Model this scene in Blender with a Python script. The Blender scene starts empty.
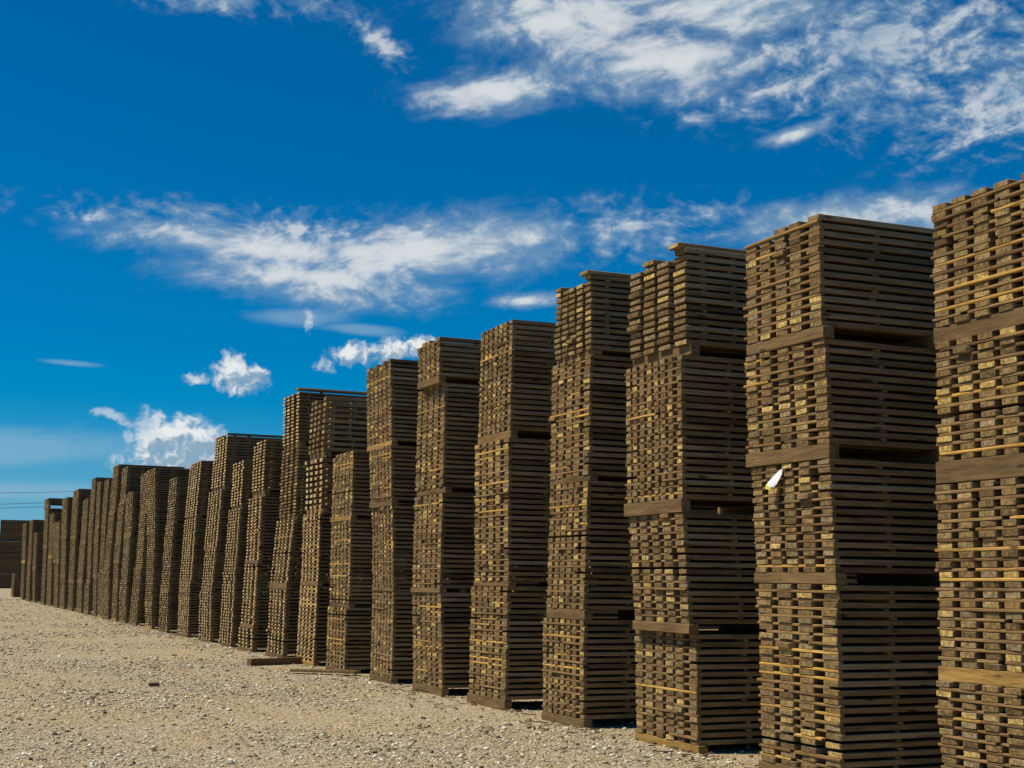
import bpy, bmesh, math, random
import numpy as np
from mathutils import Vector, Matrix

random.seed(7)
rng = np.random.default_rng(11)
S = bpy.context.scene
COL = S.collection
R = math.radians
ANG = R(23.2)                                   # the row runs 23.2 degrees left of the view axis
U = Vector((-math.sin(ANG), math.cos(ANG), 0))  # along the front of a tower, away from the camera
V = Vector((math.cos(ANG), math.sin(ANG), 0))   # along the boards, into the stack

# ------------------------------------------------------------------ node helper
class NT:
    def __init__(self, tree):
        self.t = tree; self.n = tree.nodes; self.l = tree.links
    def node(self, kind, **kw):
        n = self.n.new(kind)
        for k, v in kw.items(): setattr(n, k, v)
        return n
    def put(self, sock, val):
        if val is None: return
        if hasattr(val, 'is_linked') or isinstance(val, bpy.types.NodeSocket): self.l.new(val, sock)
        else: sock.default_value = val
    def math(self, op, a, b=None, c=None, clamp=False):
        n = self.node('ShaderNodeMath', operation=op, use_clamp=clamp)
        for i, x in enumerate((a, b, c)):
            if x is not None: self.put(n.inputs[i], x)
        return n.outputs[0]
    def vmath(self, op, a, b=None):
        n = self.node('ShaderNodeVectorMath', operation=op)
        self.put(n.inputs[0], a)
        if b is not None: self.put(n.inputs[1], b)
        return n.outputs[0]
    def noise(self, vec, scale, detail=4, rough=.55, dist=0., out='Fac'):
        n = self.node('ShaderNodeTexNoise')
        self.put(n.inputs['Vector'], vec); n.inputs['Scale'].default_value = scale
        n.inputs['Detail'].default_value = detail; n.inputs['Roughness'].default_value = rough
        n.inputs['Distortion'].default_value = dist
        return n.outputs[out]
    def voro(self, vec, scale, feature='F1', out='Distance', rnd=1.):
        n = self.node('ShaderNodeTexVoronoi', feature=feature)
        self.put(n.inputs['Vector'], vec); n.inputs['Scale'].default_value = scale
        n.inputs['Randomness'].default_value = rnd
        return n.outputs[out]
    def ramp(self, fac, stops, interp='LINEAR'):
        n = self.node('ShaderNodeValToRGB'); r = n.color_ramp; r.interpolation = interp
        while len(r.elements) < len(stops): r.elements.new(.5)
        for e, (p, c) in zip(r.elements, stops):
            e.position = p; e.color = (c, c, c, 1) if isinstance(c, (int, float)) else (*c, 1)
        self.put(n.inputs[0], fac)
        return n.outputs[0]
    def mix(self, fac, a, b, mode='MIX'):
        n = self.node('ShaderNodeMix', data_type='RGBA', blend_type=mode)
        self.put(n.inputs[0], fac)
        for i, x in ((6, a), (7, b)):
            if isinstance(x, tuple) and len(x) == 3: x = (*x, 1)
            self.put(n.inputs[i], x)
        return n.outputs[2]
    def rng(self, x, a, b, c=0., d=1., smooth=True):
        n = self.node('ShaderNodeMapRange', interpolation_type='SMOOTHSTEP' if smooth else 'LINEAR')
        self.put(n.inputs[0], x)
        for i, q in enumerate((a, b, c, d)): n.inputs[i + 1].default_value = q
        return n.outputs[0]
    def comb(self, x, y, z):
        n = self.node('ShaderNodeCombineXYZ')
        for i, q in enumerate((x, y, z)): self.put(n.inputs[i], q)
        return n.outputs[0]
    def sep(self, v):
        n = self.node('ShaderNodeSeparateXYZ'); self.put(n.inputs[0], v)
        return n.outputs

def new_mat(name):
    m = bpy.data.materials.new(name); m.use_nodes = True
    nt = NT(m.node_tree)
    b = m.node_tree.nodes['Principled BSDF']
    b.inputs['Specular IOR Level'].default_value = .25
    return m, nt, b

def bump(nt, b, h, strength, dist):
    n = nt.node('ShaderNodeBump'); n.inputs['Strength'].default_value = strength; n.inputs['Distance'].default_value = dist
    nt.put(n.inputs['Height'], h); nt.l.new(n.outputs[0], b.inputs['Normal'])

def wood_mat(name, side, end, seed, along='X', gain=1.0, fresh=None):
    """side / end: colour stops picked at random for each board; grain runs along `along`"""
    m, nt, b = new_mat(name)
    oi = nt.node('ShaderNodeObjectInfo'); geo = nt.node('ShaderNodeNewGeometry'); tc = nt.node('ShaderNodeTexCoord')
    r = nt.math('FRACT', nt.math('ADD', nt.math('ADD', oi.outputs['Random'], geo.outputs['Random Per Island']), seed))
    r2 = nt.math('FRACT', nt.math('MULTIPLY', r, 17.31))
    r3 = nt.math('FRACT', nt.math('MULTIPLY', r, 71.7))
    off = nt.comb(nt.math('MULTIPLY', r2, 60.), nt.math('MULTIPLY', r3, 40.), nt.math('MULTIPLY', r, 80.))
    p = nt.vmath('ADD', tc.outputs['Object'], off)
    stretch = (1.4, 16, 22) if along == 'X' else (16, 1.4, 22)
    ps = nt.vmath('MULTIPLY', p, stretch)
    grain = nt.noise(ps, 1.6, 6, .62, .6)
    fine = nt.noise(ps, 6.5, 4, .6, .2)
    broad = nt.noise(p, 2.2, 3, .5)
    cs = nt.ramp(r2, side, 'LINEAR')
    cs = nt.mix(nt.rng(grain, .38, .62, .0, .62), cs, nt.mix(1., cs, (.46, .42, .37), 'MULTIPLY'))
    cs = nt.mix(nt.rng(fine, .5, .68, .0, .45), cs, nt.mix(1., cs, (.5, .45, .42), 'MULTIPLY'))
    knot = nt.voro(nt.vmath('MULTIPLY', p, (2.2, 7., 9.) if along == 'X' else (7., 2.2, 9.)), 1.)
    cs = nt.mix(nt.rng(knot, .06, .18, .85, 0.), cs, (.035, .022, .012))
    cs = nt.mix(nt.rng(nt.noise(nt.vmath('MULTIPLY', p, (.8, 5, 8) if along == 'X' else (5, .8, 8)), 1., 3, .6), .55, .72, 0., .6), cs, nt.mix(1., cs, (.35, .32, .3), 'MULTIPLY'))
    # cut ends: warm, with saw marks, growth rings, checks and weather stains
    pe = nt.vmath('ADD', tc.outputs['Object'], off)
    ring = nt.node('ShaderNodeTexWave', wave_type='RINGS', rings_direction='X')
    nt.put(ring.inputs['Vector'], pe); ring.inputs['Scale'].default_value = 26.
    ring.inputs['Distortion'].default_value = 5.; ring.inputs['Detail'].default_value = 2.
    blot = nt.noise(pe, 24., 5, .65, .5)
    ce = nt.ramp(r3, end, 'LINEAR')
    ce = nt.mix(nt.math('MULTIPLY', ring.outputs['Fac'], .22), ce, nt.mix(1., ce, (.5, .45, .4), 'MULTIPLY'))
    ce = nt.mix(nt.rng(blot, .42, .62, 0., .85), ce, nt.mix(1., ce, (.40, .37, .33), 'MULTIPLY'))
    ce = nt.mix(nt.rng(nt.noise(pe, 38., 3, .6), .52, .66, 0., .75), ce, nt.mix(1., ce, (1.75, 1.65, 1.35), 'MULTIPLY'))
    isend = nt.math('GREATER_THAN', nt.math('ABSOLUTE', nt.sep(tc.outputs['Normal'])[0 if along == 'X' else 1]), .7)
    col = nt.mix(isend, cs, ce)
    col = nt.mix(nt.rng(broad, .35, .7, 0., .4), col, nt.mix(1., col, (.62, .6, .58), 'MULTIPLY'))
    nt.l.new(col, b.inputs['Base Color'])
    b.inputs['Roughness'].default_value = .86
    h = nt.math('ADD', nt.math('MULTIPLY', grain, .6), nt.math('MULTIPLY', fine, .4))
    h = nt.math('ADD', h, nt.math('MULTIPLY', blot, .6))
    bump(nt, b, h, .8, .007)
    return m

WB = wood_mat('weathered_board_wood',
    [(0, (0.159, 0.103, 0.048)), (.22, (0.341, 0.244, 0.129)), (.4, (0.256, 0.169, 0.075)), (.6, (0.438, 0.343, 0.203)), (.78, (0.280, 0.186, 0.088)), (1, (0.389, 0.279, 0.139))],
    [(0, (0.168, 0.105, 0.039)), (.22, (0.325, 0.209, 0.078)), (.38, (0.224, 0.141, 0.056)), (.55, (0.425, 0.297, 0.120)), (.7, (0.279, 0.181, 0.072)), (.84, (0.370, 0.276, 0.153)), (.92, (0.649, 0.451, 0.142)), (1, (0.716, 0.506, 0.175))], 0.)
WP = wood_mat('pale_ended_board_wood',
    [(0, (0.180, 0.115, 0.057)), (.5, (0.264, 0.182, 0.090)), (1, (0.216, 0.144, 0.069))],
    [(0, (0.504, 0.340, 0.141)), (.3, (0.777, 0.570, 0.281)), (.6, (0.630, 0.430, 0.175)), (1, (0.892, 0.700, 0.388))], .3)
WD = wood_mat('dull_board_wood',
    [(0, (0.143, 0.093, 0.048)), (.5, (0.245, 0.176, 0.091)), (1, (0.174, 0.117, 0.059))],
    [(0, (0.252, 0.173, 0.070)), (.3, (0.349, 0.251, 0.108)), (.55, (0.292, 0.203, 0.085)), (.75, (0.524, 0.386, 0.178)), (1, (0.738, 0.568, 0.291))], .6)
WS = wood_mat('sticker_wood',
    [(0, (0.363, 0.214, 0.081)), (.25, (0.220, 0.128, 0.052)), (.50, (0.396, 0.240, 0.090)), (.72, (0.297, 0.189, 0.085)), (.86, (0.473, 0.296, 0.104)), (.91, (0.748, 0.439, 0.104)), (1, (0.814, 0.500, 0.133))],
    [(0, (0.200, 0.140, 0.070)), (1, (0.300, 0.200, 0.090))], .15, along='Y')
WSD = wood_mat('dull_sticker_wood',
    [(0, (0.153, 0.092, 0.040)), (.6, (0.200, 0.122, 0.051)), (1, (0.248, 0.151, 0.060))],
    [(0, (0.180, 0.120, 0.054)), (1, (0.252, 0.168, 0.072))], .25, along='Y')
WR = wood_mat('bearer_wood',
    [(0, (0.199, 0.119, 0.048)), (.4, (0.269, 0.167, 0.067)), (.6, (0.178, 0.110, 0.048)), (.84, (0.248, 0.154, 0.063)), (.93, (0.457, 0.270, 0.076)), (1, (0.517, 0.307, 0.085))],
    [(0, (0.200, 0.140, 0.070)), (1, (0.300, 0.200, 0.090))], .45, along='Y')
WT = wood_mat('loose_timber_wood',
    [(0, (0.132, 0.084, 0.042)), (1, (0.168, 0.108, 0.057))],
    [(0, (0.180, 0.120, 0.054)), (1, (0.252, 0.168, 0.072))], .75)

# ------------------------------------------------------------------ mesh helpers
BOXF = ((0, 3, 2, 1), (4, 5, 6, 7), (0, 1, 5, 4), (1, 2, 6, 5), (2, 3, 7, 6), (3, 0, 4, 7))
class MB:
    """collects boxes for ONE mesh object (cheap, no bevel: for things only a few pixels large)"""
    def __init__(self): self.v = []; self.f = []; self.m = []
    def box(self, x0, x1, y0, y1, z0, z1, mi=0):
        o = len(self.v)
        self.v += [(x0, y0, z0), (x1, y0, z0), (x1, y1, z0), (x0, y1, z0), (x0, y0, z1), (x1, y0, z1), (x1, y1, z1), (x0, y1, z1)]
        self.f += [tuple(i + o for i in q) for q in BOXF]; self.m += [mi] * 6
    def build(self, name, mats, parent=None):
        me = bpy.data.meshes.new(name); me.from_pydata(self.v, [], self.f)
        for q in mats: me.materials.append(q)
        me.polygons.foreach_set('material_index', self.m); me.update()
        return link(name, me, parent)

def link(name, me, parent=None):
    o = bpy.data.objects.new(name, me); COL.objects.link(o)
    if parent: o.parent = parent
    return o

CACHE = {}
def timber_mesh(L, w, h, mat, var, along='X'):
    """sawn timber, origin at its lower near corner: chamfered edges, slight bow, cup and wane, several versions"""
    key = (round(L, 2), round(w, 2), round(h, 3), mat.name, var, along)
    if key in CACHE: return CACHE[key]
    rd = random.Random(str(key))
    bm = bmesh.new(); n = 7
    c = .0035 + .003 * rd.random()
    bow = rd.uniform(-.006, .006); cup = rd.uniform(-.003, .003); ww = [rd.uniform(-.004, .004) for _ in range(4)]
    rings = []
    xs = [0, c] + [L * k / (n - 1) for k in range(1, n - 1)] + [L - c, L]
    for i, x in enumerate(xs):
        e = c * .8 if i in (0, len(xs) - 1) else 0
        t = x / L; dy = bow * 4 * t * (1 - t) + rd.uniform(-.0012, .0012); dz = rd.uniform(-.0012, .0012)
        sk = rd.uniform(-.002, .002)
        pts = [(c, e), (w - c, e), (w - e, c), (w - e, h - c), (w - c, h - e), (c, h - e), (e, h - c), (e, c)]
        rings.append([bm.verts.new((x, y + dy + sk * (z / h), z + dz + cup * (y / w - .5))) for y, z in pts])
    for a, b in zip(rings, rings[1:]):
        for k in range(8): bm.faces.new((a[k], a[(k + 1) % 8], b[(k + 1) % 8], b[k]))
    bm.faces.new(rings[0][::-1]); bm.faces.new(rings[-1])
    # a slightly skew saw cut
    for v_, q in zip(rings[0], range(8)): v_.co.x += ww[0] * (v_.co.y / w - .5) * 2 + ww[1] * (v_.co.z / h - .5)
    if along == 'Y':
        for q in bm.verts: q.co = Vector((q.co.y, q.co.x, q.co.z))
    bmesh.ops.recalc_face_normals(bm, faces=bm.faces)
    me = bpy.data.meshes.new('timber'); bm.to_mesh(me); bm.free(); me.materials.append(mat)
    CACHE[key] = me
    return me

def tag(o, label, cat, group=None, kind=None):
    o['label'] = label; o['category'] = cat
    if group: o['group'] = group
    if kind: o['kind'] = kind
    return o

SKY_TINT = (.36, .755, 1.03); SKY_SAT = 1.32; SKY_VAL = .80; SKY_STRENGTH = .1; SUN_E = 4.6

# ------------------------------------------------------------------ lumber bundles
# one row of towers: ground position of each tower's near front corner (metres) and, from the top bundle
# down, (bottom z, top z, setback at bottom, setback at top, width)
TOWERS = [
    (3.69, 9.66, [(3.64,4.61,0.02,0.03,1.16), (2.59,3.51,0.02,0.02,1.16), (1.06,2.42,-0.01,-0.00,1.16), (0.08,0.95,-0.01,-0.05,1.16)]),
    (2.75, 11.85, [(3.85,4.83,-0.12,-0.13,1.22), (2.84,3.74,-0.06,-0.09,1.26), (1.75,2.71,-0.02,-0.07,1.24), (0.08,1.65,0.00,-0.02,1.20)]),
    (1.84, 13.98, [(4.04,5.04,-0.10,-0.10,1.19), (2.48,3.93,-0.15,-0.15,1.18), (1.25,2.34,-0.08,-0.15,1.19), (0.08,1.15,0.01,-0.00,1.30)]),
    (0.88, 16.24, [(4.36,5.26,0.04,0.04,1.04), (2.88,4.30,0.02,0.04,1.07), (1.33,2.81,-0.03,0.01,1.08), (0.10,1.21,-0.03,-0.03,1.13)]),
    (-0.03, 18.34, [(3.62,5.10,0.01,0.03,1.19), (1.64,3.51,0.01,-0.01,1.24), (0.13,1.57,-0.01,0.01,1.25)]),
    (-0.93, 20.45, [(4.63,5.21,-0.16,-0.17,0.93), (2.99,4.52,-0.07,-0.06,1.22), (1.53,2.90,-0.08,-0.07,1.24), (0.11,1.46,-0.02,-0.07,1.29)]),
    (-1.85, 22.61, [(3.88,5.21,-0.10,-0.15,1.32), (2.92,3.80,-0.07,-0.11,1.12), (1.51,2.82,-0.01,-0.06,1.16), (0.08,1.45,-0.00,-0.00,1.22)]),
    (-2.86, 24.95, [(2.77,3.92,0.04,0.04,1.30), (1.21,2.68,0.04,0.03,1.31), (0.08,1.14,-0.01,-0.01,1.23)]),
    (-3.68, 26.87, [(4.09,5.16,0.06,0.09,1.18), (2.98,3.96,0.06,0.05,1.21), (1.59,2.90,0.04,0.04,1.29), (0.08,1.50,-0.00,0.03,1.29)]),
    (-4.63, 29.09, [(4.47,5.53,0.19,0.17,1.36), (2.94,4.39,0.17,0.20,1.49), (1.54,2.85,0.04,0.14,1.44), (0.09,1.40,0.01,0.02,1.39)]),
    (-5.70, 31.58, [(3.62,4.75,0.12,0.14,1.25), (2.03,3.46,0.07,0.08,1.23), (0.60,1.95,0.01,0.05,1.29), (0.08,0.51,-0.00,-0.01,1.35)]),
    (-6.58, 33.62, [(3.38,4.44,0.12,0.15,1.30), (1.84,3.29,0.05,0.10,1.25), (0.08,1.77,0.01,0.04,1.33)]),
    (-7.54, 35.88, [(3.98,5.34,0.20,0.25,1.73), (2.43,3.88,0.07,0.14,1.73), (1.37,2.35,-0.01,0.04,1.58), (0.08,1.27,-0.00,-0.02,1.48)]),
    (-8.76, 38.71, [(3.33,4.85,0.10,0.19,1.70), (1.58,3.25,0.04,0.10,1.75), (0.08,1.50,0.01,0.01,1.60)]),
    (-10.03, 41.68, [(3.30,4.58,0.06,0.09,1.34), (1.28,3.18,-0.01,0.05,1.36), (0.08,1.19,-0.01,-0.02,1.46)]),
    (-11.12, 44.21, [(3.08,5.03,-0.04,-0.13,1.55), (0.82,2.96,-0.03,-0.04,1.59), (0.08,0.72,-0.00,-0.04,1.39)]),
    (-12.38, 47.15, [(3.84,5.12,0.16,0.12,1.52), (2.01,3.77,0.10,0.14,1.55), (0.08,1.91,-0.00,0.07,1.41)]),
    (-13.38, 49.50, [(3.17,4.61,0.05,0.04,1.68), (1.50,3.03,-0.01,0.02,1.54), (0.08,1.40,-0.00,-0.02,1.53)]),
    (-14.27, 51.58, [(4.44,5.66,0.10,0.13,1.64), (2.21,4.33,-0.01,0.07,1.46), (0.08,2.11,-0.00,-0.02,1.48)]),
    (-15.14, 53.61, [(4.13,5.89,0.05,0.11,1.57), (2.04,4.01,-0.05,0.02,1.52), (0.08,1.93,-0.00,-0.06,1.68)]),
    (-15.87, 55.31, [(3.61,5.42,-0.04,0.00,1.22), (1.86,3.50,-0.04,-0.05,1.39), (0.08,1.74,-0.00,-0.06,1.46)]),
    (-16.60, 57.01, [(3.67,5.46,-0.06,-0.08,1.30), (1.66,3.55,-0.04,-0.08,1.26), (0.11,1.54,-0.00,-0.05,1.25)]),
    (-17.64, 59.44, [(3.54,5.78,0.00,0.03,1.57), (1.45,3.42,0.01,-0.01,1.41), (0.17,1.33,-0.00,-0.02,1.61)]),
    (-18.64, 61.78, [(3.18,5.02,0.03,0.04,2.00), (1.44,3.05,-0.01,0.01,2.02), (0.17,1.31,-0.00,-0.02,2.14)]),
    (-20.05, 65.06, [(3.48,5.63,-0.01,0.01,2.40), (1.42,3.35,-0.01,-0.02,2.36), (0.15,1.29,-0.00,-0.02,2.40)]),
    (-21.43, 68.27, [(3.57,5.41,-0.08,-0.13,2.40), (1.65,3.42,-0.04,-0.09,2.40), (0.12,1.50,-0.00,-0.03,2.40)]),
    (-22.64, 71.09, [(2.39,4.35,-0.06,-0.14,2.40), (0.10,2.24,-0.00,-0.08,2.40)]),
    (-24.21, 74.77, [(2.69,4.91,-0.02,-0.07,2.24), (0.10,2.53,0.02,-0.04,2.40)]),
    (-25.34, 77.40, [(5.54,5.84,-0.12,-0.14,2.40), (3.27,5.29,-0.08,-0.11,2.26), (0.12,3.10,-0.06,-0.09,2.40)]),
    (-27.99, 83.59, [(2.15,4.16,-0.07,-0.09,2.29), (0.08,1.92,-0.00,-0.08,2.40)]),
    (-29.57, 87.27, [(2.54,5.03,-0.03,-0.05,2.28), (0.09,2.35,-0.00,-0.04,2.40)]),
    (-31.44, 91.63, [(2.58,4.97,-0.02,-0.08,2.40), (0.08,2.38,-0.00,-0.04,2.40)]),
]
# pattern of every bundle: style + number of board columns.  W sticks flush with the ends, S narrow ends,
# R sticks set back under overhanging ends, T the same with thick timbers
STYLE = [
    'W5 W5 W5 W5', 'W5 W5 W5 W4', 'R4 S8 W5 W6', 'R5 W5 W6 S7', 'S7 W5 W6', 'W5 W5 W6 W6', 'W6 W7 S7 W7', 'W6 S6 S6',
    'T4 T4 W5 S5', 'R4 R4 S5 S5', 'R4 S4 S4 S4', 'R4 S5 S5', 'R5 S5 S5 S5', 'R5 S5 W6', 'W5 W5 S5',
    'W6 W6 W6', 'W6 W5 W6', 'W6 W6 W6', 'W6 W6 W6', 'W6 W6 W6', 'W6 W6 W6', 'W5 W5 W6', 'W6 W6 W6', 'W6 W6 W6',
    'W7 W7 W7', 'W7 W7 W7', 'W7 W7', 'W7 W7', 'W7 W7 W7', 'W7 W7', 'W7 W7', 'W7 W7']
ORD = ['first', 'second', 'third', 'fourth', 'fifth', 'sixth', 'seventh', 'eighth', 'ninth', 'tenth', 'eleventh', 'twelfth',
       'thirteenth', 'fourteenth', 'fifteenth', 'sixteenth', 'seventeenth', 'eighteenth', 'nineteenth', 'twentieth',
       'twenty-first', 'twenty-second', 'twenty-third', 'twenty-fourth', 'twenty-fifth', 'twenty-sixth', 'twenty-seventh',
       'twenty-eighth', 'twenty-ninth', 'thirtieth', 'thirty-first', 'thirty-second']
LOOK = {'W': 'wide boards with flush sticks', 'S': 'narrow board ends', 'R': 'overhanging board ends', 'T': 'thick square timbers'}
NUM = {4: 'four', 5: 'five', 6: 'six', 7: 'seven', 8: 'eight'}
GROUP = 'lumber bundles stacked in towers along the yard'
LEN = 2.5

def label_for(ti, bi, nb, st, nc):
    pos = 'topmost bundle' if bi == 0 else 'lowest bundle' if bi == nb - 1 else ORD[bi] + ' bundle down'
    if ti == 0: where = 'in the tower cut by the photo edge'
    elif ti == 1: where = 'in the tower carrying the white tag'
    else: where = 'in the ' + ORD[ti] + ' tower from the right'
    if ti < 11: return '%s of %s %s %s' % (pos, NUM[nc], {'W': 'wide boards', 'S': 'narrow boards', 'R': 'overhanging boards', 'T': 'thick timbers'}[st] + ' abreast', where)
    if ti < 14: return '%s of pale-ended boards %s' % (pos, where)
    return '%s of dull brown boards %s' % (pos, where)

def columns(nc, w, rd, st, pale):
    """left edges and widths of the boards in one layer"""
    pitch = w / nc; frac = {'W': .68, 'S': .60, 'R': .76, 'T': .74}[st] * (.74 if pale else 1)
    return [(pitch * (k + .5) - pitch * frac * .5, pitch * frac) for k in range(nc)]

def see_through(z, loc):
    """gaps near eye level get an unseen added lath that blocks light showing through"""
    return abs(z - 1.65) < .024 * math.hypot(*loc) + .2

def bundle(ti, bi, nb, loc, prev_top, spec, style):
    zb, zt, s0, s1, w = spec
    st, nc = style[0], int(style[1:])
    nc = max(3, round(nc * max(1, w / 1.32))) if ti > 14 else nc
    rd = random.Random(ti * 31 + bi * 7 + 5)
    pitch0 = .106 if st == 'T' else .0715
    n = max(2, round((zt - zb + .024) / pitch0)); pitch = (zt - zb + .024) / n; th = pitch * (.64 if ti < 8 else .58)
    nb_h = max(.05, zb - prev_top)                                     # height of the bearers underneath
    root = bpy.data.objects.new('lumber_bundle', None); COL.objects.link(root)
    root.empty_display_size = .2
    base = Vector((loc[0], loc[1], 0)) + V * s0
    root.location = (base.x, base.y, prev_top); root.rotation_euler.z = ANG + rd.gauss(0, .011); root.rotation_euler.x = rd.gauss(0, .0035)
    tag(root, label_for(ti, bi, nb, st, nc), 'lumber bundle', GROUP)
    z0 = zb - prev_top
    lean = (s1 - s0) / n
    front = {'W': .0015, 'S': .003, 'R': .20, 'T': .16}[st] + (.06 if 8 < ti < 14 and st == 'S' else .08 if ti > 13 else 0)
    bmat = WP if 10 <= ti <= 13 else WD if ti > 13 else WB
    if ti in (8, 9): bmat = WP if rd.random() < .75 else WB
    # bearers
    bx = [.0 if st in 'WS' else .05, 1.15, 2.25]
    if ti < 11:
        for k, x in enumerate(bx):
            ov = rd.uniform(-.012, .015); me = timber_mesh(round((w + .01) / .03) * .03, .11, nb_h - .004, WR, k + bi % 3, 'Y')
            o = link('bearer', me, root); o.location = (x + rd.uniform(-.012, .008), -ov - .01, .002)
            if bi == 1 and ti == 5: o.location.y = -.09
    elif ti < 20:
        for x in bx:
            m = MB(); m.box(x, x + .11, -.01, w + .01, .002, nb_h - .002); m.build('bearer', [WR], root)
    if see_through(prev_top + nb_h / 2, loc):
        m = MB(); m.box(.75, 2.2, w * .5, w * .58, .002, nb_h - .003); m.build('bearer', [WR], root)  # added lengthwise piece, hidden inside, blocks light through the bearer gap
    cols = columns(nc, w, rd, st, 7 < ti < 14)
    drift = [rd.gauss(0, .006) for _ in cols]
    if ti < 11:
        made = 0; rest = MB()
        for i in range(n):
            z = z0 + i * pitch; lx = lean * i
            tilt = rd.gauss(0, .0012)
            skip = set()
            if bi == 0 and i == n - 1 and ti > 0: skip = {k for k in range(1, nc) if rd.random() < (.4 if ti in (2, 3, 5) else .18)}
            for k, (y, bw) in enumerate(cols):
                if k in skip: continue
                jw = rd.choice((-.014, 0, 0, 0, .008)) if st != 'S' else rd.choice((-.008, 0, .006))
                ww = bw + jw; yy = y + rd.gauss(0, .004) + drift[k] - jw / 2
                yy = min(max(yy, -.012), w - ww + .012) if k else rd.gauss(0, .005)
                x = lx + rd.gauss(0, .0035) + (rd.uniform(-.04, .03) if rd.random() < .035 else 0)
                if made < 100:
                    me = timber_mesh(LEN + rd.choice((-.04, 0, .03)), ww, th, bmat, rd.randrange(3))
                    o = link('board', me, root); o.location = (x, yy, z + rd.uniform(-.001, .001)); o.rotation_euler.y = tilt
                    o.rotation_euler.z = rd.gauss(0, .0012)
                    made += 1
                else: rest.box(x, x + LEN, yy, yy + ww, z, z + th)
            if i < n - 1:
                for q, x in enumerate((front, .56, 2.38)):
                    d = .05
                    ex = rd.gauss(0, .004) if q == 0 else rd.gauss(0, .03)
                    if q == 0 and rd.random() < .025: continue            # a few front sticks have slipped back
                    l = w + rd.uniform(-.05, .012) if rd.random() < .8 else w * rd.uniform(.72, .95)
                    y0 = rd.uniform(-.006, .006) + (w - l if l < w * .96 and rd.random() < .5 else 0)
                    pieces = [(y0, l)]
                    if q == 0 and rd.random() < .4:                      # made up of two offcuts
                        c = l * rd.uniform(.3, .7); pieces = [(y0, c - .01), (y0 + c + rd.choice((.005, .06)), l - c - .06)]
                    for yq, lq in pieces:
                        me = timber_mesh(max(.2, round(lq / .04) * .04), d, pitch - th - .003, WS, rd.randrange(2), 'Y')
                        o = link('sticker', me, root)
                        o.location = (x + lx + ex + (rd.gauss(0, .006) if len(pieces) > 1 else 0), yq, z + th + .0015)
        for i in range(n - 1):
            z = z0 + i * pitch + th
            if see_through(z + prev_top, loc):
                o = link('sticker', timber_mesh(1.5, .06, pitch - th - .004, WS, 0), root); o.location = (lean * i + .72, w * .55, z + .002)  # not a real sticker: hidden lath added to close the slit against light
        if rest.v: o = rest.build('board', [bmat], root); o['kind'] = 'stuff'
    else:
        row_parts = ti < 20
        whole = MB()
        if not row_parts:
            for x in bx: whole.box(x, x + .11, -.01, w + .01, .002, nb_h - .002, 2)
        for i in range(n):
            z = z0 + i * pitch; lx = lean * i
            m = MB() if row_parts else whole
            for k, (y, bw) in enumerate(cols):
                if bi == 0 and i == n - 1 and k and rd.random() < .2: continue
                x = lx + rd.gauss(0, .006); yy = y + rd.gauss(0, .008) + drift[k]
                if k == 0: yy = rd.gauss(0, .005)
                m.box(x, x + LEN, yy, yy + bw, z, z + th, 0)
            if row_parts and m.v: m.build('board_layer', [bmat], root)
            if i < n - 1:
                m = MB() if row_parts else whole
                for x in (front, .56, 2.38):
                    x = x + lx + rd.gauss(0, .01)
                    if row_parts: m = MB()
                    m.box(x, x + .05, rd.uniform(-.005, .02), w - rd.uniform(-.005, .04), z + th + .001, z + pitch - .001, 0 if row_parts else 1)
                    if row_parts: m.build('sticker', [WSD], root)
                if see_through(z + th + prev_top, loc) and row_parts:
                    q = MB(); q.box(lx + .7, lx + 2.3, w * .5, w * .56, z + th + .001, z + pitch - .001); q.build('sticker', [WSD], root)  # added inner lath, unseen, keeps daylight from showing between the layers
                elif see_through(z + th + prev_top, loc): m.box(lx + .7, lx + 2.3, w * .5, w * .56, z + th + .001, z + pitch - .001, 1)  # same added light-blocking lath, inside the merged mesh

        if not row_parts:
            o = whole.build('board', [bmat, WSD, WR], root)
    return zt

for ti, (x, y, bl) in enumerate(TOWERS):
    styles = STYLE[ti].split()
    top = 0.
    for bi in range(len(bl) - 1, -1, -1):
        top = bundle(ti, bi, len(bl), (x, y), top, bl[bi], styles[min(bi, len(styles) - 1)])

def small_stack(loc, w, L, rows, lab, rot, mats=(WD, WSD, WR), pitch=.075, bear=.1, nc=6):
    m = MB(); rd = random.Random(int(abs(loc[0]) * 100) + rows)
    for x in (.0, L * .45, L - .12): m.box(x, x + .12, 0, w, .0, bear - .002, 2)
    m.box(.2, L - .2, w * .6, w * .66, 0, bear - .002, 2)  # hidden lengthwise filler added to stop light showing under the boards
    for i in range(rows):
        z = bear + i * pitch
        for k in range(nc):
            x = rd.gauss(0, .02); m.box(x, L + x, w / nc * (k + .12), w / nc * (k + .9), z, z + pitch * .66)
        if i < rows - 1:
            m.box(.2, L - .2, w * .5, w * .56, z + pitch * .66 + .001, z + pitch - .001, 1)  # unseen lath added between layers to shut out light from behind
            for x in (.03, L * .5, L - .1): m.box(x, x + .06, 0, w, z + pitch * .66 + .001, z + pitch - .001, 1)
    r = bpy.data.objects.new('lumber_bundle', None); COL.objects.link(r); r.location = loc; r.rotation_euler.z = rot
    m.build('board', list(mats), r)
    tag(r, lab, 'lumber bundle', GROUP)
    return r

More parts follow.
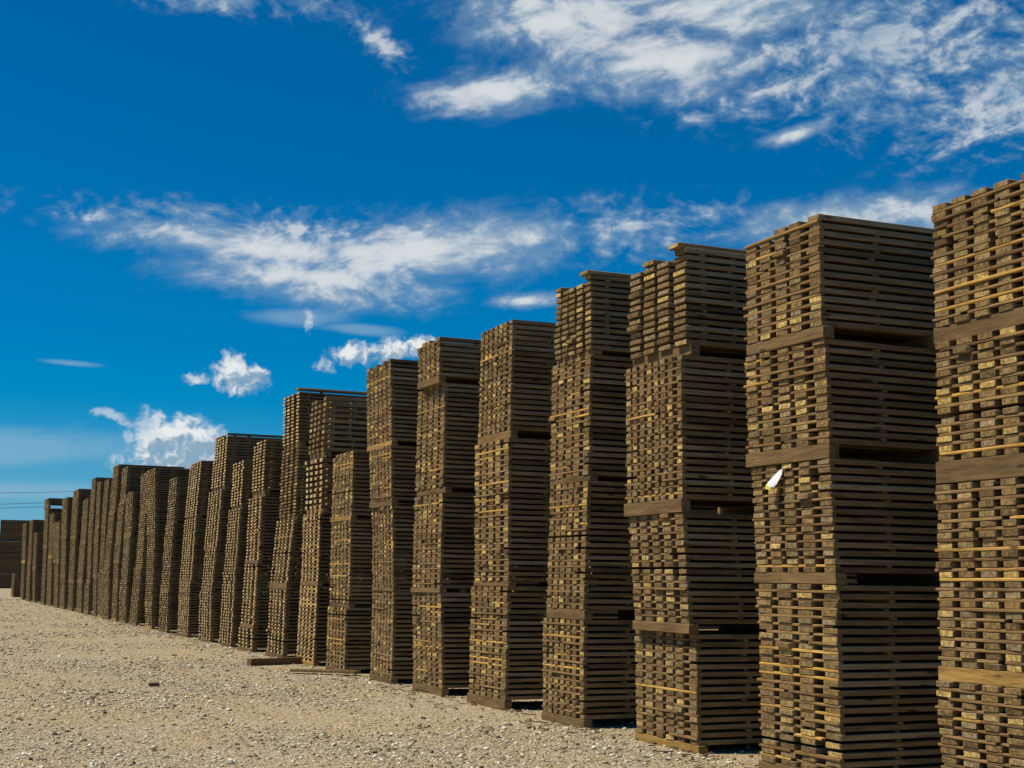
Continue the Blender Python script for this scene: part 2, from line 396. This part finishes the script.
# low pile at the far end of the row, and the tall dark stack standing across behind it
small_stack((-36.15, 103.2, 0), 2.3, 2.2, 21, 'low pile of boards standing before the far end of the row', ANG, pitch=.078)
for k, (z0, rows, lab) in enumerate(((0, 54, 'lowest dark bundle of the stack standing across behind the row'),
                                     (4.15, 17, 'middle dark bundle of the stack standing across behind the row'),
                                     (5.55, 32, 'topmost dark bundle of the stack standing across behind the row'))):
    small_stack((-60.2 - .05 * (k == 2), 166 + .12 * k, z0), 2.4, 5.2, rows, lab, R(15), pitch=.075, bear=.1, nc=8)

# ------------------------------------------------------------------ small things on and before the towers
def loose(name, label, cat, p, q, w, h, z, mat, group=None):
    p = Vector((*p, z)); q = Vector((*q, z)); d = q - p
    o = link(name, timber_mesh(d.length, w, h, mat, 1)); o.location = p
    o.rotation_euler.z = math.atan2(d.y, d.x)
    return tag(o, label, cat, group)
loose('loose_timber', 'thick dark timber lying on gravel before the tenth tower', 'timber', (-4.83, 26.75), (-4.00, 27.55), .14, .13, .0, WT)
loose('loose_timber', 'thin brown plank lying flat on gravel before the eighth tower', 'plank', (-3.80, 24.75), (-2.62, 24.42), .26, .045, .035, WR)
loose('loose_timber', 'small dark offcut lying alone on the open gravel', 'offcut', (-5.39, 21.45), (-5.25, 21.52), .07, .05, .01, WT)

def roof_board(label, ti, along, y, w, over, L=2.5, h=.045, dz=.0, rz=0):
    x0, y0, bl = TOWERS[ti]; s1 = bl[0][3]
    b = Vector((x0, y0, 0)) + V * (s1 + along) + U * y
    o = link('loose_board', timber_mesh(L, w, h, WB, 2)); o.location = (b.x, b.y, bl[0][1] + .004 + dz); o.rotation_euler.z = ANG + rz
    return tag(o, label, 'board')
roof_board('loose board lying on top of the third tower, overhanging its front corner', 2, -.07, .02, .20, 0)
roof_board('short loose board lying askew across the top of the third tower', 2, .62, .10, .22, 0, L=.75, h=.06, dz=.0, rz=.5)
roof_board('loose board lying on top of the fourth tower, near its front corner', 3, -.05, .0, .2, 0)
roof_board('loose board on top of the tenth tower, raised on a stick', 9, -.02, .0, .2, 0, dz=.032)
o = link('loose_stick', timber_mesh(1.1, .05, .03, WS, 1, 'Y')); x0, y0, bl = TOWERS[9]
b = Vector((x0, y0, 0)) + V * (bl[0][3] + .5); o.location = (b.x, b.y, bl[0][1] + .003); o.rotation_euler.z = ANG
tag(o, 'thin stick under the raised board on top of the tenth tower', 'stick')

# white tag stapled to the second tower
def plain(name, col, rough=.6):
    m, nt, b = new_mat(name); b.inputs['Roughness'].default_value = rough
    tc = nt.node('ShaderNodeTexCoord')
    f = nt.noise(tc.outputs['Object'], 30, 3)
    nt.l.new(nt.mix(nt.rng(f, .35, .7, 0, .25), col, tuple(c * .75 for c in col)), b.inputs['Base Color'])
    return m
WHITE = plain('tag_plastic', (.86, .87, .86)); YEL = plain('tag_yellow', (.72, .70, .12))
def sheet(name, prof, mat, parent, x0, t=.003):
    """thin curled sheet: prof = rows of (z, y_left, y_right, x)"""
    bm = bmesh.new(); F = []; Bk = []
    for z, a, b_, x in prof:
        F.append([bm.verts.new((x0 + x - .010 * math.sin(math.pi * k / 4), a + (b_ - a) * k / 4, z)) for k in range(5)])
        Bk.append([bm.verts.new((q.co.x + t, q.co.y, q.co.z)) for q in F[-1]])
    for i in range(len(prof) - 1):
        for k in range(4):
            bm.faces.new((F[i][k], F[i][k + 1], F[i + 1][k + 1], F[i + 1][k]))
            bm.faces.new((Bk[i][k + 1], Bk[i][k], Bk[i + 1][k], Bk[i + 1][k + 1]))
        for k in (0, 4): bm.faces.new((F[i][k], F[i + 1][k], Bk[i + 1][k], Bk[i][k]))
    for i in (0, -1):
        for k in range(4): bm.faces.new((F[i][k], F[i][k + 1], Bk[i][k + 1], Bk[i][k]))
    bmesh.ops.recalc_face_normals(bm, faces=bm.faces)
    me = bpy.data.meshes.new(name); bm.to_mesh(me); bm.free(); me.materials.append(mat)
    return link(name, me, parent)
T2 = Vector((TOWERS[1][0], TOWERS[1][1], 0)) - V * .085
tg = bpy.data.objects.new('paper_tag', None); COL.objects.link(tg); tg.location = (T2.x, T2.y, 2.5); tg.rotation_euler.z = ANG
tag(tg, 'white tag with a yellow corner pinned to the front of a bundle', 'tag')
sheet('tag_sheet', [(.162, .690, .712, .02), (.115, .672, .782, .0), (.06, .692, .85, -.02), (.030, .712, .872, -.028), (.004, .745, .858, -.032)], WHITE, tg, 0)
sheet('tag_corner', [(.036, .835, .872, -.026), (.015, .80, .876, -.031), (-.012, .79, .868, -.033)], YEL, tg, -.006)

# power lines far behind
MW, nt, b = new_mat('wire_metal'); b.inputs['Base Color'].default_value = (.06, .065, .07, 1); b.inputs['Roughness'].default_value = .6
MP = wood_mat('pole_wood', [(0, (.12, .09, .06)), (1, (.16, .12, .08))], [(0, (.2, .14, .07)), (1, (.3, .2, .09))], .2)
def wire(p, q, sag, r, label):
    cu = bpy.data.curves.new('power_line', 'CURVE'); cu.dimensions = '3D'; cu.bevel_depth = r; cu.bevel_resolution = 1
    sp = cu.splines.new('POLY'); n = 24; sp.points.add(n)
    for i in range(n + 1):
        t = i / n; c = Vector(p).lerp(Vector(q), t); c.z -= sag * 4 * t * (1 - t); sp.points[i].co = (*c, 1)
    o = bpy.data.objects.new('power_line', cu); COL.objects.link(o); cu.materials.append(MW)
    dg = bpy.context.evaluated_depsgraph_get(); me = bpy.data.meshes.new_from_object(o.evaluated_get(dg))
    bpy.data.objects.remove(o); o = link('power_line', me)
    tag(o, label, 'power line')
wire((-76, 160, 10.55), (-30, 160, 12.1), .35, .03, 'topmost thin wire crossing the sky above the far stack')
wire((-76, 160, 9.05), (-30, 160, 11.3), .4, .03, 'middle thin wire crossing the sky above the far stack')
wire((-76, 160, 8.6), (-30, 160, 10.85), .4, .03, 'lowest thin wire crossing the sky above the far stack')

# ------------------------------------------------------------------ ground
GM, nt, b = new_mat('gravel')
tc = nt.node('ShaderNodeTexCoord'); p = tc.outputs['Object']
patch = nt.noise(p, .42, 4, .6, .4); mid = nt.noise(p, 2.6, 4, .62); fine = nt.noise(p, 19., 5, .7)
cell = nt.voro(p, 34., out='Color'); cd = nt.voro(p, 34.); cell2 = nt.voro(p, 13., out='Color'); cd2 = nt.voro(p, 13.)
g = nt.sep(cell)[0]; g2 = nt.sep(cell2)[0]
col = nt.mix(nt.rng(patch, .38, .64), (.435, .315, .155), (.425, .332, .215))
col = nt.mix(nt.rng(mid, .35, .68, 0, .55), col, (.37, .262, .105))
lane = nt.noise(nt.vmath('MULTIPLY', nt.vmath('ADD', nt.vmath('MULTIPLY', nt.noise(p, .25, 2, out='Color'), (3, 3, 0)), p), (.06, .75, 0)), 1., 3, .5)
col = nt.mix(nt.rng(lane, .48, .66, 0, .55), col, (.40, .292, .130))
lanes = nt.rng(lane, .30, .44, .5, 1.)
col = nt.mix(nt.math('SUBTRACT', 1., lanes), col, (.31, .245, .155))
st = nt.ramp(g, [(0, (.13, .10, .06)), (.4, (.28, .22, .13)), (.6, (.50, .42, .28)), (.85, (.78, .69, .51)), (1, (.9, .82, .65))])
col = nt.mix(nt.math('MULTIPLY', nt.rng(cd, .62, .35), nt.rng(g, .3, .6, .5, 1.)), col, st)
st2 = nt.ramp(g2, [(0, (.22, .17, .10)), (.5, (.46, .375, .23)), (1, (.82, .74, .57))])
col = nt.mix(nt.math('MULTIPLY', nt.rng(cd2, .42, .25), nt.rng(g2, .66, .70)), col, st2)
col = nt.mix(nt.rng(fine, .52, .72, 0, .5), col, nt.mix(1., col, (.45, .42, .38), 'MULTIPLY'))
nt.l.new(col, b.inputs['Base Color']); b.inputs['Roughness'].default_value = .93
h = nt.math('ADD', nt.math('MULTIPLY', nt.rng(cd, .6, .1), .55), nt.math('MULTIPLY', nt.rng(cd2, .45, .1), .6))
h = nt.math('ADD', h, nt.math('MULTIPLY', fine, .6)); h = nt.math('ADD', h, mid)
bump(nt, b, h, .9, .03)
me = bpy.data.meshes.new('ground'); N = 40
xs = np.sign(np.linspace(-1, 1, N + 1)) * np.abs(np.linspace(-1, 1, N + 1)) ** 3 * 1500
me.from_pydata([(x, y, 0) for y in xs for x in xs], [], [(j * (N + 1) + i, j * (N + 1) + i + 1, (j + 1) * (N + 1) + i + 1, (j + 1) * (N + 1) + i) for j in range(N) for i in range(N)])
me.materials.append(GM); o = link('ground', me); o.rotation_euler.z = ANG + R(90); o['kind'] = 'structure'

# loose stones: real little rocks, one object that nobody could count
SM, nt, b = new_mat('stone')
geo = nt.node('ShaderNodeNewGeometry'); tc = nt.node('ShaderNodeTexCoord'); r = geo.outputs['Random Per Island']
cs = nt.ramp(r, [(0, (.09, .068, .045)), (.10, (.20, .155, .095)), (.3, (.36, .285, .17)), (.5, (.52, .43, .28)), (.75, (.76, .67, .49)), (1, (.92, .85, .68))])
nt.l.new(nt.mix(nt.rng(nt.noise(tc.outputs['Object'], 60, 3), .35, .7, 0, .5), cs, nt.mix(1., cs, (.6, .57, .5), 'MULTIPLY')), b.inputs['Base Color'])
b.inputs['Roughness'].default_value = .9
def stones(bands):
    base = []
    for _ in range(6):                                   # six rock shapes of 10 vertices
        q = rng.normal(size=(10, 3)); q /= np.linalg.norm(q, axis=1)[:, None]
        bm = bmesh.new(); [bm.verts.new(k) for k in q * rng.uniform(.8, 1.1, (10, 1))]
        r_ = bmesh.ops.convex_hull(bm, input=bm.verts); bm.verts.index_update()
        bmesh.ops.recalc_face_normals(bm, faces=bm.faces); bmesh.ops.triangulate(bm, faces=bm.faces)
        bm.verts.index_update()
        base.append((np.array([k.co[:] for k in bm.verts]), np.array([[k.index for k in f.verts] for f in bm.faces]))); bm.free()
    VV, FF, off = [], [], 0
    for y0, y1, dens, s0, s1 in bands:
        x0, x1 = -.40 * y1 - 1, .42 * y1
        n = int((x1 - x0) * (y1 - y0) * dens)
        X = rng.uniform(x0, x1, n); Y = rng.uniform(y0, y1, n)
        # clumped: fewer stones on the worn, sandy patches
        pt = np.sin(X * .9 + 1.3 * np.sin(Y * .55)) + np.sin(Y * .8 - X * .45 + 2) + .8 * np.sin(X * 2.3 + Y * 1.7)
        keep = (X > -.43 * Y - .8) & (X < -.4286 * Y + 7.834 + 3.0) & (rng.uniform(0, 1, n) < .55 + .22 * pt)
        X, Y = X[keep], Y[keep]; n = len(X)
        s = s0 * np.exp(rng.exponential(.42, n)); s = np.minimum(s, s1)
        kind = rng.integers(0, 6, n)
        for k in range(6):
            i = np.where(kind == k)[0]; bv, bf = base[k]; m = len(i)
            a = rng.uniform(0, 2 * np.pi, m); c, sn = np.cos(a), np.sin(a)
            sx, sy, sz = s[i] * rng.uniform(.8, 1.35, m), s[i] * rng.uniform(.6, 1., m), s[i] * rng.uniform(.3, .7, m)
            vx, vy, vz = bv[:, 0][None] * sx[:, None], bv[:, 1][None] * sy[:, None], bv[:, 2][None] * sz[:, None]
            P = np.stack([vx * c[:, None] - vy * sn[:, None] + X[i][:, None], vx * sn[:, None] + vy * c[:, None] + Y[i][:, None], vz + (sz * .35)[:, None]], -1)
            VV.append(P.reshape(-1, 3)); FF.append((bf[None] + (off + np.arange(m) * len(bv))[:, None, None]).reshape(-1, 3)); off += m * len(bv)
    v = np.concatenate(VV); f = np.concatenate(FF)
    me = bpy.data.meshes.new('gravel_stones'); me.vertices.add(len(v)); me.vertices.foreach_set('co', v.ravel().astype(np.float32))
    me.loops.add(f.size); me.loops.foreach_set('vertex_index', f.ravel().astype(np.int32))
    me.polygons.add(len(f)); me.polygons.foreach_set('loop_start', np.arange(0, f.size, 3, dtype=np.int32))
    me.update(calc_edges=True); me.validate(); me.materials.append(SM)
    o = link('gravel_stones', me)
    tag(o, 'loose pale gravel stones strewn over the open yard', 'gravel', kind='stuff')
stones([(7, 16, 1000, .0065, .034), (16, 28, 420, .009, .040), (28, 52, 110, .013, .05), (52, 100, 22, .02, .06)])


# splinters and bark that have dropped along the foot of the row
m = MB(); rd = random.Random(3); SQ = MB()
cv = []; cf = []
for _ in range(420):
    y = 9 + 50 * rd.random() ** 1.6; x = -.4286 * y + 7.834 - abs(rd.gauss(0, .55)) + .15
    l, w_, t_ = rd.uniform(.02, .11), rd.uniform(.006, .022), rd.uniform(.004, .012); an = rd.uniform(0, 6.28); tl = rd.uniform(-.15, .15)
    o_ = len(cv); c, s = math.cos(an), math.sin(an)
    for z in (0, t_):
        for px, py in ((-l, -w_ * .4), (l * .8, -w_), (l, w_ * .3), (-l * .9, w_)):
            cv.append((x + px * c - py * s, y + px * s + py * c, .012 + z + tl * (px + l)* .5 * (1 if tl > 0 else -1)))
    cf += [tuple(i + o_ for i in q) for q in BOXF]
me = bpy.data.meshes.new('wood_splinters'); me.from_pydata(cv, [], cf); me.materials.append(WT); me.update()
tag(link('wood_splinters', me), 'dark wood splinters dropped on gravel along the foot of the towers', 'splinters', kind='stuff')

# ------------------------------------------------------------------ sky, clouds, sun
SUN_EL, SUN_AZ = R(60), R(97)          # azimuth measured to the left of the view axis
W = bpy.data.worlds.new('World'); S.world = W; W.use_nodes = True
nt = NT(W.node_tree); bg = W.node_tree.nodes['Background']
sky = nt.node('ShaderNodeTexSky', sky_type='NISHITA'); sky.sun_disc = False
sky.sun_elevation = SUN_EL; sky.sun_rotation = -(SUN_AZ - ANG)      # the whole scene is turned by -ANG at the end
sky.air_density = 1.0; sky.dust_density = .1; sky.ozone_density = 3.
tc = nt.node('ShaderNodeTexCoord'); d = tc.outputs['Generated']
rv = nt.node('ShaderNodeVectorRotate', rotation_type='Z_AXIS'); rv.inputs['Angle'].default_value = ANG; nt.put(rv.inputs['Vector'], d)
X, Y, Z = nt.sep(rv.outputs[0])
az = nt.math('ARCTAN2', X, Y); el = nt.math('ARCSINE', Z)
skyc = nt.mix(1., sky.outputs[0], SKY_TINT, 'MULTIPLY')
hs = nt.node('ShaderNodeHueSaturation'); hs.inputs['Saturation'].default_value = SKY_SAT; hs.inputs['Value'].default_value = SKY_VAL
nt.put(hs.inputs['Color'], skyc); skyc = nt.mix(nt.rng(el, .0, .13, .75, 0.), hs.outputs[0], tuple(q / SKY_STRENGTH for q in (.20, .42, .64)))

def ellipse(ca, ce, ra, re, rot=0.):
    """1 in the middle of a cloud, 0 on its rim, negative outside (angles in radians of the sky)"""
    da = nt.math('SUBTRACT', az, ca); de = nt.math('SUBTRACT', el, ce)
    c, s = math.cos(rot), math.sin(rot)
    u = nt.math('ADD', nt.math('MULTIPLY', da, c / ra), nt.math('MULTIPLY', de, s / ra))
    v = nt.math('ADD', nt.math('MULTIPLY', da, -s / re), nt.math('MULTIPLY', de, c / re))
    return nt.math('SUBTRACT', 1., nt.math('SQRT', nt.math('ADD', nt.math('MULTIPLY', u, u), nt.math('MULTIPLY', v, v))))
def maxof(l):
    r = l[0]
    for q in l[1:]: r = nt.math('SMOOTH_MAX', r, q, .15)
    return r
P3 = nt.comb(az, el, 0.)
def n2(vec, sx, sy, detail, rough=.55, out='Fac', lac=2.):
    n = nt.node('ShaderNodeTexNoise', noise_dimensions='2D')
    nt.put(n.inputs['Vector'], nt.vmath('MULTIPLY', vec, (sx, sy, 1))); n.inputs['Scale'].default_value = 1.
    n.inputs['Detail'].default_value = detail; n.inputs['Roughness'].default_value = rough; n.inputs['Lacunarity'].default_value = lac
    return n.outputs[out]
def mid(x): return nt.math('SUBTRACT', x, .5)
# thin high cloud: patchy sheets with fine ripples
warp = n2(P3, 9, 16, 2, .5, 'Color')
pw = nt.vmath('ADD', P3, nt.vmath('MULTIPLY', nt.vmath('SUBTRACT', warp, (.5, .5, .5)), (.055, .022, 0)))
def turned(a):
    r = nt.node('ShaderNodeVectorRotate', rotation_type='Z_AXIS'); r.inputs['Angle'].default_value = R(a); nt.put(r.inputs['Vector'], pw)
    return r.outputs[0]
pt = turned(-12)
patchy = n2(pt, 10, 27, 4, .58)
puff = n2(pt, 42, 80, 4, .60)
broad = n2(P3, 7, 15, 2, .5)
sheet = maxof([ellipse(-.085, .2315, .150, .030, R(7)), ellipse(-.145, .2105, .115, .022, R(-3)), ellipse(-.02, .240, .09, .020, R(8)), ellipse(-.19, .232, .13, .018, R(-3)),
               ellipse(.098, .365, .120, .036, R(-4)), ellipse(.035, .394, .105, .036, R(-6)), ellipse(-.012, .346, .075, .020, R(8)), ellipse(.16, .40, .12, .03, R(0)),
               ellipse(.245, .253, .110, .020, R(4)), ellipse(.205, .313, .030, .007, R(14)), ellipse(.012, .199, .034, .0065, R(4))])
mack = maxof([ellipse(-.165, .244, .20, .020, R(-1)), ellipse(.09, .252, .11, .028, R(3)), ellipse(.275, .365, .19, .075, R(-6)), ellipse(.345, .325, .10, .045, R(12)),
              ellipse(-.26, .406, .16, .020, R(-3)), ellipse(-.10, .374, .035, .012, R(-30)), ellipse(.19, .345, .10, .022, R(10))])
fine = n2(turned(14), 66, 104, 3, .6)
ds = nt.math('ADD', sheet, nt.math('ADD', nt.math('MULTIPLY', mid(patchy), .85), nt.math('ADD', nt.math('MULTIPLY', mid(puff), .85), nt.math('MULTIPLY', mid(fine), .35))))
ds = nt.math('MULTIPLY', nt.rng(ds, -.22, 1.0, 0, .96), nt.rng(sheet, -.7, .25))
dm = nt.math('ADD', nt.math('MULTIPLY', mack, .75), nt.math('ADD', nt.math('MULTIPLY', mid(patchy), .9), nt.math('ADD', nt.math('MULTIPLY', mid(puff), 1.1), nt.math('MULTIPLY', mid(fine), 1.2))))
dm = nt.math('MULTIPLY', nt.rng(dm, -.05, .95, 0, .78), nt.rng(mack, -.3, .3))
dh = nt.math('MAXIMUM', ds, dm)
# faint veils low in the sky on the left
veil = maxof([ellipse(-.345, .084, .14, .017, R(2)), ellipse(-.36, .055, .12, .010, R(2)), ellipse(-.11, .176, .035, .005, R(-3)), ellipse(-.31, .1435, .03, .003, R(-2)), ellipse(-.16, .183, .05, .008)])
dv = nt.rng(nt.math('ADD', veil, nt.math('MULTIPLY', mid(patchy), 1.1)), .0, .8, 0, .42)
# small heaped clouds
pc = nt.vmath('ADD', P3, nt.vmath('MULTIPLY', nt.vmath('SUBTRACT', n2(P3, 95, 95, 2, .6, 'Color'), (.5, .5, .5)), (.010, .009, 0)))
pcx, pcy, _ = nt.sep(pc)
az, el = pcx, pcy
heap = maxof([ellipse(-.246, .094, .026, .017), ellipse(-.253, .104, .014, .012), ellipse(-.230, .100, .018, .012), ellipse(-.218, .090, .020, .020), ellipse(-.236, .078, .040, .015),
              ellipse(-.275, .1075, .018, .0045, R(-22)), ellipse(-.286, .1115, .010, .004), ellipse(-.198, .139, .018, .011, R(-12)), ellipse(-.200, .149, .009, .009), ellipse(-.183, .138, .010, .010), ellipse(-.224, .137, .009, .005),
              ellipse(-.114, .158, .018, .008), ellipse(-.086, .162, .019, .0095, R(10)), ellipse(-.066, .166, .016, .007), ellipse(-.147, .182, .005, .008), ellipse(-.136, .150, .008, .006)])
off = (.0030, -.0034, 0)                                   # towards the shaded side: relief of the heads
cauli = n2(pc, 92, 98, 4, .6)
cauli2 = n2(nt.vmath('SUBTRACT', pc, off), 92, 98, 3, .6)
faint = maxof([ellipse(-.136, .150, .016, .014), ellipse(-.147, .182, .012, .014), ellipse(-.275, .108, .03, .02)])
dp = nt.math('ADD', nt.math('MULTIPLY', heap, 1.25), nt.math('MULTIPLY', mid(cauli), 1.7))
dp = nt.math('MULTIPLY', nt.rng(dp, -.18, .80, 0, .95), nt.rng(heap, -.7, .25))
dp = nt.math('MULTIPLY', dp, nt.rng(faint, -.2, .5, 1., .5))
base = maxof([ellipse(-.222, .078, .050, .021, R(4)), ellipse(-.185, .133, .022, .010), ellipse(-.09, .154, .05, .008, R(8))])
K = 1. / SKY_STRENGTH
def lin(c): return tuple(K * q for q in c)
thick = nt.math('ADD', dh, nt.math('MULTIPLY', mid(broad), 1.3))
chigh = nt.mix(nt.rng(nt.math('ADD', thick, nt.math('MULTIPLY', mid(puff), .9)), .30, 1.15), lin((.27, .40, .53)), lin((.68, .72, .74)))
light = nt.math('ADD', nt.math('MULTIPLY', nt.math('SUBTRACT', cauli, cauli2), 1.7), nt.math('ADD', nt.rng(base, -.35, .55, .85, .12), nt.math('MULTIPLY', mid(cauli), .6)))
cheap = nt.mix(nt.rng(light, .0, 1.0), lin((.27, .40, .52)), lin((.84, .86, .85)))
c = nt.mix(dv, skyc, lin((.33, .50, .64)))
c = nt.mix(dh, c, chigh); c = nt.mix(dp, c, cheap)
S.cycles.max_bounces = 5; S.cycles.diffuse_bounces = 1
W.cycles.sampling_method = 'MANUAL'; W.cycles.sample_map_resolution = 256
nt.l.new(c, bg.inputs['Color']); bg.inputs['Strength'].default_value = SKY_STRENGTH

L = bpy.data.lights.new('sun', 'SUN'); L.energy = SUN_E; L.angle = R(.53); L.color = (1., .91, .74)
so = bpy.data.objects.new('sun', L); COL.objects.link(so)
dirv = Vector((-math.sin(SUN_AZ) * math.cos(SUN_EL), math.cos(SUN_AZ) * math.cos(SUN_EL), math.sin(SUN_EL)))
so.rotation_euler = dirv.to_track_quat('Z', 'Y').to_euler(); so.location = dirv * 50

# ------------------------------------------------------------------ camera
cam = bpy.data.cameras.new('camera'); co = bpy.data.objects.new('camera', cam); COL.objects.link(co); S.camera = co
cam.sensor_width = 36; cam.lens = 36 * 1400 / 1024; cam.clip_start = .1; cam.clip_end = 5000
co.matrix_world = Matrix.Translation((0, 0, 1.65)) @ Matrix.Rotation(math.pi / 2 + R(7.99), 4, 'X') @ Matrix.Rotation(R(.716), 4, 'Z')
# the boards run along the world's x axis
TURN = Matrix.Rotation(-ANG, 4, 'Z')
for o in COL.objects:
    if o.parent is None: o.matrix_basis = TURN @ o.matrix_basis
S.view_settings.view_transform = 'Standard'; S.view_settings.look = 'None'
S.view_settings.exposure = 0; S.view_settings.gamma = 1; S.view_settings.use_curve_mapping = False
S.render.resolution_x, S.render.resolution_y = 1024, 768
